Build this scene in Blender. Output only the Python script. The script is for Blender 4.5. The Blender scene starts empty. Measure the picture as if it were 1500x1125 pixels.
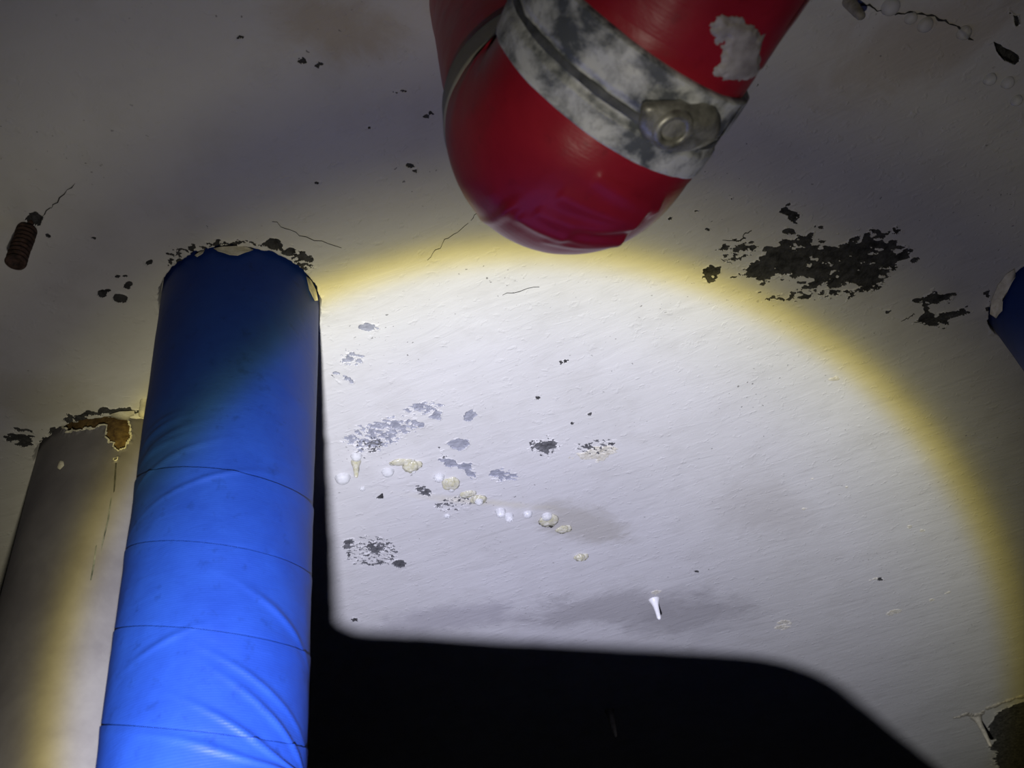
import bpy, bmesh, math, random
import numpy as np
from mathutils import Matrix, Vector

# ------------------------------------------------------------------ camera
FPX = 1300.0                       # focal length in pixels of a 1500 x 1125 frame
PITCH, ROLL = math.radians(41), math.radians(11)
ZC = 2.5                           # height of the ceiling
CAM = np.array([0.0, 0.0, 1.6])
FW = np.array([0, math.cos(PITCH), math.sin(PITCH)])
_u0 = np.array([0, -math.sin(PITCH), math.cos(PITCH)]); _r0 = np.array([1.0, 0, 0])
UP = math.cos(ROLL)*_u0 + math.sin(ROLL)*_r0
RT = math.cos(ROLL)*_r0 - math.sin(ROLL)*_u0

sc = bpy.context.scene
C = sc.collection
cd = bpy.data.cameras.new('camera')
cam = bpy.data.objects.new('camera', cd); C.objects.link(cam)
cd.sensor_width = 8.0
cd.lens = 8.0*FPX/1500
cd.clip_start = 0.01
cam.matrix_world = Matrix(((RT[0], UP[0], -FW[0], CAM[0]), (RT[1], UP[1], -FW[1], CAM[1]),
                           (RT[2], UP[2], -FW[2], CAM[2]), (0, 0, 0, 1)))
cd.dof.use_dof = True
cd.dof.focus_distance = 1.3
cd.dof.aperture_fstop = 2.0
sc.camera = cam

# ------------------------------------------------------------------ colour, world
sc.view_settings.view_transform = 'Standard'
sc.view_settings.look = 'None'
sc.view_settings.exposure = 0.0
sc.view_settings.gamma = 1.0
sc.view_settings.use_curve_mapping = False
w = bpy.data.worlds.new('world'); sc.world = w; w.use_nodes = True
w.node_tree.nodes['Background'].inputs[0].default_value = (0.8, 0.85, 1.0, 1)
w.node_tree.nodes['Background'].inputs[1].default_value = 0.002

# ------------------------------------------------------------------ the torch
LPOS = np.array([-0.097, 0.1607, 1.4365])
LAX = np.array([0.01143, 0.85578, 0.51721]); LAX /= np.linalg.norm(LAX)
ld = bpy.data.lights.new('torch', 'POINT')
ld.energy = 56.0
ld.shadow_soft_size = 0.016
torch = bpy.data.objects.new('torch', ld); C.objects.link(torch)
torch.location = LPOS
torch.rotation_euler = Vector(LAX).to_track_quat('-Z', 'Y').to_euler()
ld.use_nodes = True
lt = ld.node_tree; lt.nodes.clear()
_o = lt.nodes.new('ShaderNodeOutputLight'); _e = lt.nodes.new('ShaderNodeEmission')
_tc = lt.nodes.new('ShaderNodeTexCoord'); _dot = lt.nodes.new('ShaderNodeVectorMath'); _dot.operation = 'DOT_PRODUCT'
_dot.inputs[1].default_value = (0, 0, -1)
_ac = lt.nodes.new('ShaderNodeMath'); _ac.operation = 'ARCCOSINE'
_dv = lt.nodes.new('ShaderNodeMath'); _dv.operation = 'DIVIDE'; _dv.inputs[1].default_value = math.pi/2
_cr = lt.nodes.new('ShaderNodeValToRGB')
# beam profile of the torch by angle off its axis (degrees): white core, warm rim, dim spill
BEAM = [(0, 2.66, 2.66, 3.5), (12, 2.67, 2.67, 3.33), (18, 2.8, 2.8, 3.25), (22, 2.95, 2.95, 3.3), (25.5, 3.0, 3.0, 3.05),
        (27.9, 2.95, 2.9, 2.65), (28.7, 2.75, 2.5, 1.5), (29.3, 2.45, 2.08, 0.72), (29.9, 1.75, 1.48, 0.52), (30.5, 1.05, 0.93, 0.48),
        (31.5, 0.68, 0.63, 0.44), (33.3, 0.48, 0.44, 0.32), (35, 0.33, 0.305, 0.24), (36.7, 0.22, 0.203, 0.195), (39, 0.20, 0.185, 0.188),
        (44, 0.31, 0.285, 0.235), (49, 0.25, 0.23, 0.195), (55, 0.10, 0.092, 0.08), (62, 0.03, 0.028, 0.024), (70, 0.0, 0.0, 0.0)]
el = _cr.color_ramp.elements
while len(el) < len(BEAM): el.new(0.5)
for e_, (a_, r_, g_, b_) in zip(el, BEAM):
    e_.position = a_/90
for e_, (a_, r_, g_, b_) in zip(el, BEAM):
    e_.color = (r_/4, g_/4, b_/4, 1)
# the reflector is a little oval, and throws more light low than high
_ov = lt.nodes.new('ShaderNodeVectorMath'); _ov.operation = 'MULTIPLY'; _ov.inputs[1].default_value = (1.0726, 1, 1)
_nm = lt.nodes.new('ShaderNodeVectorMath'); _nm.operation = 'NORMALIZE'
_gd = lt.nodes.new('ShaderNodeVectorMath'); _gd.operation = 'DOT_PRODUCT'; _gd.inputs[1].default_value = (-0.145, -1.42, 0)
_ex = lt.nodes.new('ShaderNodeMath'); _ex.operation = 'EXPONENT'
_ml = lt.nodes.new('ShaderNodeMath'); _ml.operation = 'MULTIPLY'; _ml.inputs[1].default_value = 4.0
lt.links.new(_tc.outputs['Normal'], _ov.inputs[0]); lt.links.new(_ov.outputs[0], _nm.inputs[0])
lt.links.new(_nm.outputs[0], _gd.inputs[0]); lt.links.new(_gd.outputs['Value'], _ex.inputs[0])
lt.links.new(_ex.outputs[0], _ml.inputs[0]); lt.links.new(_ml.outputs[0], _e.inputs['Strength'])
lt.links.new(_nm.outputs[0], _dot.inputs[0]); lt.links.new(_dot.outputs['Value'], _ac.inputs[0])
lt.links.new(_ac.outputs[0], _dv.inputs[0]); lt.links.new(_dv.outputs[0], _cr.inputs[0])
lt.links.new(_cr.outputs[0], _e.inputs['Color']); lt.links.new(_e.outputs[0], _o.inputs[0])

# ------------------------------------------------------------------ helpers
rnd = random.Random(5)
def ray(x, y): return FW + RT*(x-750)/FPX + UP*(562.5-y)/FPX
def ceil_pt(x, y, z=ZC):
    d = ray(x, y); return CAM + d*((z-CAM[2])/d[2])
def at(x, y, depth): return CAM + ray(x, y)*depth
def on_cylinder(x, y, cx, cy, rad):
    d = ray(x, y); ox, oy = CAM[0]-cx, CAM[1]-cy
    a = d[0]**2+d[1]**2; b = 2*(d[0]*ox+d[1]*oy); c = ox*ox+oy*oy-rad*rad
    t = (-b-math.sqrt(max(0, b*b-4*a*c)))/(2*a)
    return CAM + d*t
def px_size(P):                    # metres covered by one pixel at P
    return float((np.asarray(P)-CAM) @ FW)/FPX

def _h(ix, iy, seed):
    n = (ix.astype(np.int64)*374761393 + iy.astype(np.int64)*668265263 + seed*974634777) & 0x7fffffff
    n = ((n ^ (n >> 13))*1274126177) & 0x7fffffff
    return ((n ^ (n >> 16)) & 0xffff)/65535.0
def vnoise(x, y, seed=0):
    ix, iy = np.floor(x), np.floor(y); fx, fy = x-ix, y-iy
    fx = fx*fx*(3-2*fx); fy = fy*fy*(3-2*fy)
    a = _h(ix, iy, seed); b = _h(ix+1, iy, seed); c = _h(ix, iy+1, seed); d = _h(ix+1, iy+1, seed)
    return (a*(1-fx)+b*fx)*(1-fy) + (c*(1-fx)+d*fx)*fy
def fbm(x, y, seed=0, octaves=4):
    s = 0; amp = 1; tot = 0
    for k in range(octaves):
        s = s + amp*vnoise(x*2**k, y*2**k, seed+k*17); tot += amp; amp *= 0.55
    return s/tot*2-1
def sdist(x, y, poly):             # signed distance to polygon, negative inside
    d = np.full(x.shape, 1e9); inside = np.zeros(x.shape, bool)
    n = len(poly)
    for i in range(n):
        ax, ay = poly[i]; bx, by = poly[(i+1) % n]
        ex, ey = bx-ax, by-ay; L = ex*ex+ey*ey+1e-15
        t = np.clip(((x-ax)*ex+(y-ay)*ey)/L, 0, 1)
        d = np.minimum(d, (x-ax-t*ex)**2+(y-ay-t*ey)**2)
        with np.errstate(divide='ignore', invalid='ignore'):
            cond = ((ay > y) != (by > y)) & (x < ex*(y-ay)/(ey if abs(ey) > 1e-12 else 1e-12)+ax)
        inside ^= cond
    d = np.sqrt(d); return np.where(inside, -d, d)
def smooth(a, b, x):
    t = np.clip((x-a)/(b-a), 0, 1); return t*t*(3-2*t)

def link(name, me, mat=None, parent=None, smooth_=True):
    if mat is not None: me.materials.append(mat)
    if smooth_:
        me.polygons.foreach_set('use_smooth', np.ones(len(me.polygons), bool))
    o = bpy.data.objects.new(name, me); C.objects.link(o)
    if parent is not None: o.parent = parent
    return o
def mesh_np(name, V, F, uv=None):  # V (n,3), F (m,4) quads
    me = bpy.data.meshes.new(name)
    V = np.asarray(V, np.float32); F = np.asarray(F, np.int32)
    used = np.unique(F); remap = np.full(len(V), -1, np.int32); remap[used] = np.arange(len(used))
    V2 = V[used]; F2 = remap[F]; k = F.shape[1]
    me.vertices.add(len(V2)); me.vertices.foreach_set('co', V2.ravel())
    me.loops.add(F2.size); me.loops.foreach_set('vertex_index', F2.ravel())
    me.polygons.add(len(F2)); me.polygons.foreach_set('loop_start', np.arange(0, F2.size, k, dtype=np.int32))
    if uv is not None:
        l = me.uv_layers.new(name='UVMap')
        l.data.foreach_set('uv', np.asarray(uv, np.float32)[F.ravel()].ravel())
    me.update(calc_edges=True); me.validate()
    return me
def empty(name, loc):
    o = bpy.data.objects.new(name, None); C.objects.link(o); o.location = Vector(loc); o.empty_display_size = 0.05
    bpy.context.view_layer.update()
    return o
def parent_keep(o, p):             # parts are built in world coordinates
    o.parent = p; o.matrix_parent_inverse = Matrix.Translation(-p.location)
def tag(o, label, cat, group=None, kind=None):
    if label: o['label'] = label
    if cat: o['category'] = cat
    if group: o['group'] = group
    if kind: o['kind'] = kind
    return o

# ------------------------------------------------------------------ materials
class NT:
    def __init__(s, name):
        s.m = bpy.data.materials.new(name); s.m.use_nodes = True
        s.t = s.m.node_tree; s.b = s.t.nodes['Principled BSDF']
    def n(s, typ, **kw):
        x = s.t.nodes.new('ShaderNode'+typ)
        for k, v in kw.items(): setattr(x, k, v)
        return x
    def l(s, a, b): s.t.links.new(a, b)
    def math(s, op, a, b=None, c=None):
        x = s.n('Math', operation=op)
        for i, v in enumerate((a, b, c)):
            if v is None: continue
            if isinstance(v, (int, float)): x.inputs[i].default_value = v
            else: s.l(v, x.inputs[i])
        return x.outputs[0]
    def coord(s, kind='Object', scale=(1, 1, 1), rot=(0, 0, 0), loc=(0, 0, 0)):
        tc = s.n('TexCoord'); mp = s.n('Mapping')
        mp.inputs['Scale'].default_value = scale; mp.inputs['Rotation'].default_value = rot; mp.inputs['Location'].default_value = loc
        s.l(tc.outputs[kind], mp.inputs[0]); return mp.outputs[0]
    def strokes(s, deg, squeeze):  # coordinates stretched along a direction in the ceiling plane
        mp = s.n('Mapping'); mp.inputs['Scale'].default_value = (1, squeeze, 1)
        s.l(s.coord('Object', rot=(0, 0, math.radians(deg))), mp.inputs[0]); return mp.outputs[0]
    def noise(s, v, scale, detail=4, rough=0.55, dist=0):
        x = s.n('TexNoise'); x.inputs['Scale'].default_value = scale; x.inputs['Detail'].default_value = detail
        x.inputs['Roughness'].default_value = rough; x.inputs['Distortion'].default_value = dist
        s.l(v, x.inputs['Vector']); return x.outputs['Fac']
    def ramp(s, f, stops):
        x = s.n('ValToRGB'); e = x.color_ramp.elements
        while len(e) < len(stops): e.new(0.5)
        for q, (p, c) in zip(e, stops): q.position = p
        for q, (p, c) in zip(e, stops): q.color = (c, c, c, 1) if isinstance(c, (int, float)) else (*c, 1)
        s.l(f, x.inputs[0]); return x.outputs[0]
    def mix(s, f, a, b, mode='MIX'):
        x = s.n('Mix', data_type='RGBA', blend_type=mode)
        for i, v in ((0, f), (6, a), (7, b)):
            if isinstance(v, (int, float)): x.inputs[i].default_value = v
            elif isinstance(v, tuple): x.inputs[i].default_value = (*v, 1)
            else: s.l(v, x.inputs[i])
        return x.outputs[2]
    def bump(s, h, strength=0.3, dist=0.001, prev=None):
        x = s.n('Bump'); x.inputs['Strength'].default_value = strength; x.inputs['Distance'].default_value = dist
        s.l(h, x.inputs['Height'])
        if prev is not None: s.l(prev, x.inputs['Normal'])
        return x.outputs[0]
    def out(s, color=None, rough=0.6, normal=None, metal=0.0, spec=0.5):
        for k, v in (('Base Color', color), ('Roughness', rough), ('Metallic', metal), ('Specular IOR Level', spec)):
            if v is None: continue
            if isinstance(v, (int, float)): s.b.inputs[k].default_value = v
            elif isinstance(v, tuple): s.b.inputs[k].default_value = (*v, 1)
            else: s.l(v, s.b.inputs[k])
        if normal is not None: s.l(normal, s.b.inputs['Normal'])
        return s.m

def blob(t, px, py, rx, ry, ang, soft, nz, amt=0.5):
    """mask of a stain with a ragged rim, centred where the pixel meets the ceiling"""
    P = ceil_pt(px, py)
    v = t.coord('Object', loc=(0, 0, 0))
    sub = t.n('VectorMath', operation='SUBTRACT'); t.l(v, sub.inputs[0]); sub.inputs[1].default_value = (P[0], P[1], ZC)
    mp = t.n('Mapping', vector_type='TEXTURE'); mp.inputs['Rotation'].default_value = (0, 0, ang); mp.inputs['Scale'].default_value = (rx, ry, 1)
    t.l(sub.outputs[0], mp.inputs[0])
    ln = t.n('VectorMath', operation='LENGTH'); t.l(mp.outputs[0], ln.inputs[0])
    d = t.math('ADD', ln.outputs['Value'], t.math('MULTIPLY', t.math('SUBTRACT', nz, 0.5), amt*2))
    mr = t.n('MapRange', interpolation_type='SMOOTHSTEP'); mr.inputs[1].default_value = 1.0; mr.inputs[2].default_value = 1.0-soft
    t.l(d, mr.inputs[0]); return mr.outputs[0]

def mat_paint():
    t = NT('white ceiling paint')
    v = t.coord('Object')
    big = t.noise(v, 3.0, 5, 0.6); mid = t.noise(v, 14, 5, 0.6); fine = t.noise(v, 220, 4, 0.6)
    col = t.mix(t.ramp(big, [(0.35, 0.0), (0.68, 1.0)]), (0.66, 0.655, 0.645), (0.745, 0.74, 0.735))
    col = t.mix(t.ramp(mid, [(0.3, 0.35), (0.5, 0.0)]), col, (0.56, 0.55, 0.53))
    # stains with shapes of their own
    n2 = t.noise(v, 9, 8, 0.7, 0.6)
    for (px, py, rx, ry, a, soft, c, k) in (
        (850, 765, .16, .07, 0.9, .7, (0.44, 0.42, 0.37), .65),
        (900, 890, .30, .10, 0.25, .6, (0.42, 0.41, 0.41), .75),
        (1010, 905, .20, .12, 0.2, .7, (0.42, 0.41, 0.41), .7),
        (660, 905, .22, .08, 0.2, .7, (0.46, 0.45, 0.47), .7),
        (480, 40, .10, .05, 0.2, .7, (0.48, 0.40, 0.29), .6),
        (1330, 70, .16, .09, -0.3, .8, (0.46, 0.39, 0.30), .5),
        (60, 590, .12, .09, 0.6, .8, (0.50, 0.47, 0.36), .45),
        (1120, 750, .22, .10, 0.9, .8, (0.52, 0.50, 0.48), .45)):
        m = blob(t, px, py, rx, ry, a, soft, n2, 0.9)
        col = t.mix(t.math('MULTIPLY', m, k), col, c)
    # damp rim along the leaking joint
    yel = blob(t, 700, 735, .20, .018, math.radians(28), .9, n2, 0.7)
    col = t.mix(t.math('MULTIPLY', yel, .30), col, (0.66, 0.60, 0.36))
    # pinholes and dust
    sp = t.noise(v, 130, 2, 0.5)
    pres = t.ramp(t.noise(v, 9, 3), [(0.48, 0.0), (0.62, 1.0)])
    dots = t.math('MULTIPLY', t.ramp(sp, [(0.70, 0.0), (0.73, 1.0)]), pres)
    col = t.mix(t.math('MULTIPLY', dots, 0.75), col, (0.12, 0.115, 0.11))
    # brush strokes and trowel relief
    st = t.noise(t.strokes(22, 5), 20, 6, 0.62, 1.4)
    st2 = t.noise(t.strokes(12, 4), 9, 4, 0.6, 0.8)
    lumps = t.ramp(t.noise(v, 75, 3, 0.5, 0.3), [(0.60, 0.0), (0.75, 1.0)])
    n = t.bump(st2, 0.32, 0.004)
    n = t.bump(t.math('MULTIPLY', st, t.ramp(t.noise(v, 4, 3), [(0.38, 0.1), (0.65, 1.0)])), 0.17, 0.0016, n)
    st3 = t.noise(t.strokes(48, 4), 24, 5, 0.6, 1.0)
    n = t.bump(t.math('MULTIPLY', st3, t.ramp(t.noise(v, 5.5, 3), [(0.45, 0.0), (0.62, 1.0)])), 0.22, 0.0014, n)
    n = t.bump(lumps, 0.5, 0.001, n)
    n = t.bump(fine, 0.30, 0.0004, n)
    n = t.bump(dots, -0.5, 0.0008, n)
    return t.out(col, 0.62, n, spec=0.35)

def mat_concrete(name, c0, c1, k=0.8):
    t = NT(name); v = t.coord('Object')
    a = t.noise(v, 60, 6, 0.7); b = t.noise(v, 400, 3, 0.6)
    col = t.mix(t.ramp(a, [(0.3, 0.0), (0.7, 1.0)]), c0, c1)
    n = t.bump(a, k, 0.003); n = t.bump(b, k, 0.0008, n)
    return t.out(col, 0.9, n, spec=0.2)

def mat_tape(name, c0, c1, dirt, rough, ribs=420.0, bumpk=0.25, dirtk=0.6, spec=0.45):
    t = NT(name); uv = t.coord('UV')
    v = t.coord('Object')
    a = t.noise(v, 16, 5, 0.65, 0.3); b = t.noise(v, 60, 5, 0.65)
    col = t.mix(t.ramp(a, [(0.32, 0.0), (0.68, 1.0)]), c0, c1)
    col = t.mix(t.math('MULTIPLY', t.ramp(b, [(0.58, 0.0), (0.72, 1.0)]), dirtk), col, dirt)
    w = t.n('TexWave', wave_type='BANDS', bands_direction='Y'); w.inputs['Scale'].default_value = ribs/6.283
    w.inputs['Distortion'].default_value = 1.2; w.inputs['Detail'].default_value = 2
    t.l(uv, w.inputs[0])
    n = t.bump(w.outputs['Fac'], bumpk, 0.0004)
    n = t.bump(t.noise(t.coord('UV', scale=(1, 2.5, 1)), 22, 4, 0.6, 0.5), 0.18, 0.003, n)
    n = t.bump(t.noise(v, 300, 3), 0.15, 0.0005, n)
    return t.out(col, rough, n, spec=spec)

def mat_plain(name, c0, c1, rough=0.6, scale=40, bumpk=0.3, metal=0.0, spec=0.5, dist=0.001, lo=0.35, hi=0.65):
    t = NT(name); v = t.coord('Object')
    a = t.noise(v, scale, 6, 0.65, 0.2)
    n = t.bump(a, bumpk, dist)
    return t.out(t.mix(t.ramp(a, [(lo, 0.0), (hi, 1.0)]), c0, c1), rough, n, metal, spec)

def mat_water(trans):
    t = NT('water')
    t.b.inputs['Transmission Weight'].default_value = trans; t.b.inputs['IOR'].default_value = 1.333
    return t.out((0.96, 0.97, 0.98), 0.02, None, spec=0.8)

M = dict(
    paint=mat_paint(),
    dark=mat_concrete('dark bare concrete', (0.015, 0.015, 0.016), (0.10, 0.10, 0.103)),
    mid=mat_concrete('beam-lightened bare concrete', (0.045, 0.046, 0.05), (0.20, 0.20, 0.21)),  # dark concrete with torchlight put into its colour, for patches inside the beam
    wall=mat_concrete('grey wall', (0.02, 0.02, 0.02), (0.035, 0.035, 0.034), 0.4),
    groove=mat_plain('dark grime', (0.03, 0.035, 0.04), (0.16, 0.17, 0.18), 0.6, 45, 0.3),
    under=mat_concrete('blue grey undercoat', (0.24, 0.25, 0.30), (0.42, 0.43, 0.48), 0.4),
    blue=mat_tape('blue vinyl wrap', (0.009, 0.036, 0.24), (0.012, 0.047, 0.28), (0.006, 0.024, 0.14), 0.5, 900.0, 0.12, 0.6, spec=0.22),
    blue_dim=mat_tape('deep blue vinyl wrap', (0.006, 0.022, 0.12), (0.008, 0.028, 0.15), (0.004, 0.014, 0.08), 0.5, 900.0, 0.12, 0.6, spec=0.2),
    grey=mat_plain('grey pvc pipe', (0.125, 0.118, 0.14), (0.175, 0.168, 0.192), 0.55, 12, 0.15),
    foam=mat_plain('brown rusty core', (0.06, 0.03, 0.010), (0.20, 0.13, 0.045), 0.9, 60, 0.9, dist=0.004),
    chalk=mat_plain('chalky white edge', (0.55, 0.52, 0.42), (0.78, 0.76, 0.68), 0.8, 90, 0.6),
    red=mat_tape('dark red vinyl tape', (0.34, 0.014, 0.03), (0.44, 0.019, 0.04), (0.20, 0.009, 0.02), 0.38, 700.0, 0.03, 0.5, spec=0.35),
    strap=mat_plain('dull grey strap', (0.22, 0.21, 0.19), (0.32, 0.31, 0.28), 0.55, 20, 0.1),
    foil=mat_plain('grimy silver band', (0.12, 0.135, 0.155), (0.74, 0.77, 0.78), 0.45, 30, 0.3, 0.0, lo=0.40, hi=0.58),
    bolt=mat_plain('grimy zinc', (0.14, 0.14, 0.12), (0.50, 0.50, 0.45), 0.40, 60, 0.4, 0.4),
    splash=mat_plain('white paint splash', (0.30, 0.27, 0.27), (0.58, 0.56, 0.56), 0.6, 55, 0.5),
    rust=mat_plain('rusted steel', (0.015, 0.008, 0.006), (0.10, 0.055, 0.04), 0.85, 120, 0.8),
    calcite=mat_plain('white calcite', (0.80, 0.80, 0.80), (0.90, 0.90, 0.90), 0.35, 120, 0.3),
    yellow=mat_plain('yellowish calcite', (0.46, 0.44, 0.27), (0.66, 0.65, 0.57), 0.2, 130, 0.5),
    dull=mat_plain('dull grey limescale', (0.20, 0.19, 0.17), (0.36, 0.34, 0.30), 0.7, 90, 0.5),
    water=mat_water(.45), clear=mat_water(.62),  # cloudier white copy for lit drops stands in for the light they focus
)

# ------------------------------------------------------------------ the ceiling
# Paint that has come off is real relief: each spot below is cut out of the paint
# layer and sits a millimetre or two deeper, on bare concrete or on an undercoat.
def w2(pts): return [tuple(ceil_pt(x, y)[:2]) for x, y in pts]
def oval(cx, cy, rx, ry, ang=0, n=14):
    a = math.radians(ang); q = []
    for i in range(n):
        u, v = rx*math.cos(2*math.pi*i/n), ry*math.sin(2*math.pi*i/n)
        q.append((cx+u*math.cos(a)-v*math.sin(a), cy+u*math.sin(a)+v*math.cos(a)))
    return q
BLUE_R = 0.1008
bc = ceil_pt(354, 450); bx, by = bc[0], bc[1]
gc = ceil_pt(186, 690); gx, gy = gc[0], gc[1]
GREY_R = 0.128
rc = ceil_pt(1550, 428); rx_, ry_ = rc[0], rc[1]
RIGHT_R = 0.105

# (polygon in the ceiling plane, rim width, raggedness, bias, noise frequency, stretch, material, depth)
SPOTS = []
def spot(poly, mat='dark', wd=.006, amp=.9, bias=0.0, freq=110, stretch=1.7, depth=.0016, seed=None, name='bare_patch', stuff=False):
    SPOTS.append(dict(poly=w2(poly), mat=mat, wd=wd, amp=amp, bias=bias, freq=freq, st=stretch, depth=depth,
                      seed=len(SPOTS)*31+3 if seed is None else seed, name=name, stuff=stuff))
spot([(1080, 402), (1100, 385), (1112, 370), (1135, 358), (1150, 346), (1185, 350), (1212, 357), (1250, 352), (1272, 340), (1305, 342),
      (1312, 360), (1328, 372), (1318, 395), (1295, 408), (1275, 420), (1252, 428), (1235, 413), (1200, 422), (1170, 407), (1140, 405),
      (1115, 418), (1105, 405)], wd=.014, amp=2.3, bias=0.0, freq=125)
spot([(1338, 440), (1365, 425), (1398, 430), (1395, 440), (1362, 450), (1372, 460), (1402, 455), (1395, 470), (1360, 478), (1342, 470), (1350, 455)], wd=.008, amp=1.6, bias=.25)
spot([(1370, 465), (1415, 450), (1425, 458), (1390, 472), (1385, 482), (1375, 478)], wd=.008, amp=1.7, bias=.45)
spot(oval(1043, 400, 15, 14), wd=.008, amp=1.5, bias=.45)
spot(oval(1160, 312, 20, 14, 20), wd=.008, amp=1.8, bias=.75)
spot(oval(1080, 365, 34, 22, -20), wd=.01, amp=1.9, bias=1.05, freq=250)
spot(oval(1180, 432, 80, 12, -5), wd=.01, amp=1.9, bias=1.05, freq=250)
spot([(1455, 60), (1466, 66), (1490, 80), (1494, 88), (1486, 95), (1470, 88), (1458, 74)], wd=.004, amp=.5, bias=.0, depth=.012, name='gouge')
spot([(1478, 18), (1490, 22), (1494, 38), (1488, 36), (1484, 28)], wd=.004, amp=.8, bias=.1, depth=.006, name='gouge')
# round the blue pipe's hole
spot(oval(401, 358, 13, 9, 10), wd=.006, amp=1.1, bias=.1)
spot(oval(425, 369, 7, 6), wd=.005, amp=1.1, bias=.15)
spot(oval(440, 378, 28, 16, 35), wd=.007, amp=1.9, bias=.85, freq=260)
spot(oval(317, 357, 6, 8), wd=.005, amp=1.1, bias=.2)
spot(oval(285, 373, 7, 6), wd=.005, amp=1.1, bias=.2)
spot(oval(262, 382, 8, 6), wd=.005, amp=1.1, bias=.2)
spot(oval(242, 422, 5, 5), wd=.005, amp=1.1, bias=.2)
spot(oval(219, 383, 9, 6, -20), wd=.006, amp=1.4, bias=.4)
spot([(236, 370), (275, 356), (355, 350), (410, 355), (455, 395), (452, 405), (405, 368), (355, 360), (290, 370), (250, 392)], wd=.007, amp=1.9, bias=.95, freq=250)
# left field
for q in ((187, 418, 9, 7), (173, 404, 6, 4), (149, 430, 7, 6), (177, 436, 11, 7), (158, 425, 5, 3), (124, 467, 5, 4), (71, 345, 5, 3), (138, 350, 3, 2), (183, 404, 4, 2)):
    spot(oval(*q), wd=.005, amp=1.0, bias=.15, name='pit')
spot(oval(52, 322, 13, 9, 20), wd=.006, amp=1.2, bias=.2, depth=.006)
spot(oval(30, 640, 28, 16, 0), wd=.008, amp=1.8, bias=.8, freq=120)
spot([(85, 630), (100, 612), (130, 600), (175, 597), (215, 596), (218, 606), (180, 607), (135, 612), (105, 628), (92, 650)], wd=.008, amp=1.7, bias=.55, freq=130)
spot(oval(152, 601, 9, 5), wd=.005, amp=.8, bias=.0)
# the torch-lit field
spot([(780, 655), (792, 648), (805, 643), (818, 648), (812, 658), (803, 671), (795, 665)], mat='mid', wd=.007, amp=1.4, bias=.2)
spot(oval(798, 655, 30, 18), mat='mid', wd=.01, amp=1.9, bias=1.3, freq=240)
spot([(838, 670), (860, 658), (892, 652), (905, 662), (885, 676), (870, 680)], mat='chalk', wd=.012, amp=1.6, bias=.4, depth=-.0012)
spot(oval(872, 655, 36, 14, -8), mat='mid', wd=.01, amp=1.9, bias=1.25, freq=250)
spot([(627, 612), (638, 600), (649, 602), (645, 618), (640, 616)], mat='under', wd=.006, amp=.8, bias=.0, depth=.002)
spot(oval(612, 622, 16, 9, 0), mat='under', wd=.007, amp=1.5, bias=.5)
spot(oval(620, 598, 32, 10, -10), mat='under', wd=.007, amp=1.9, bias=.8, freq=250)
spot(oval(688, 610, 11, 9), mat='under', wd=.006, amp=1.3, bias=.45)
spot(oval(555, 635, 55, 24, -15), mat='under', wd=.012, amp=2.0, bias=.75, freq=250)
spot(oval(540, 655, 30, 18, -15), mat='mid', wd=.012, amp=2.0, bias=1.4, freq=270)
spot(oval(672, 651, 17, 10), mat='under', wd=.007, amp=1.4, bias=.25)
spot([(642, 672), (655, 672), (690, 678), (698, 690), (692, 705), (682, 700), (672, 688), (650, 684)], mat='under', wd=.008, amp=1.6, bias=.35)
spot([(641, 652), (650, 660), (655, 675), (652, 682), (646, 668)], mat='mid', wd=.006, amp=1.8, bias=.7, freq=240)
spot(oval(737, 697, 24, 10, 10), mat='under', wd=.008, amp=1.7, bias=.55, freq=240)
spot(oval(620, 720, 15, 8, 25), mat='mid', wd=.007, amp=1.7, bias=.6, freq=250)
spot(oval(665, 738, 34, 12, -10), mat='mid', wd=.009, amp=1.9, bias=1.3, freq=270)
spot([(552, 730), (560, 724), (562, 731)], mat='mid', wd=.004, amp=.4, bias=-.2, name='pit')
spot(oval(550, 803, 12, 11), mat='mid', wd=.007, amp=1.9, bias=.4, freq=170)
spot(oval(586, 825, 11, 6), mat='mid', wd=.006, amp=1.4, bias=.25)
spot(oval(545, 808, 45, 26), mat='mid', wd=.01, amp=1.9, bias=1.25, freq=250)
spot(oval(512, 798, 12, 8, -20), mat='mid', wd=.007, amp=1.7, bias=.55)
spot(oval(538, 478, 14, 8, 10), mat='under', wd=.006, amp=1.5, bias=.3)
spot(oval(517, 525, 20, 14), mat='under', wd=.008, amp=1.9, bias=.8, freq=250)
spot([(484, 547), (500, 552), (515, 562), (520, 556), (505, 548), (495, 545)], mat='under', wd=.006, amp=1.5, bias=.1)
spot([(484, 548), (492, 553), (503, 563), (500, 565), (490, 556)], mat='mid', wd=.005, amp=.9, bias=.25)
for q in ((829, 530, 4, 3), (822, 531, 2, 2), (863, 607, 3.5, 2.5), (838, 620, 3.5, 2), (787, 582, 4, 2), (519, 908, 5, 3), (1289, 848, 4, 3), (1020, 837, 3, 2)):
    spot(oval(*q), wd=.004, amp=1.4, bias=.1, freq=220, name='pit')
for q in ((578, 135, 6, 3), (592, 134, 5, 2), (630, 165, 3, 3), (626, 171, 3, 2), (543, 187, 3, 2), (600, 243, 5, 4), (607, 250, 3, 2), (574, 307, 3, 3), (465, 267, 3, 2),
          (440, 90, 7, 5), (469, 94, 6, 5), (350, 55, 6, 3), (1019, 309, 3, 2), (1072, 291, 3, 2), (1034, 336, 3, 2), (1202, 333, 3, 2), (981, 321, 3, 2), (1340, 380, 7, 3), (1333, 368, 6, 3)):
    spot(oval(*q), wd=.004, amp=1.4, bias=.1, freq=220, name='pit')
spot(oval(1295, 455, 10, 6, 0), wd=.006, amp=1.7, bias=.7)
spot(oval(1225, 556, 12, 6), mat='chalk', wd=.008, amp=1.6, bias=.6, depth=-.001)
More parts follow.
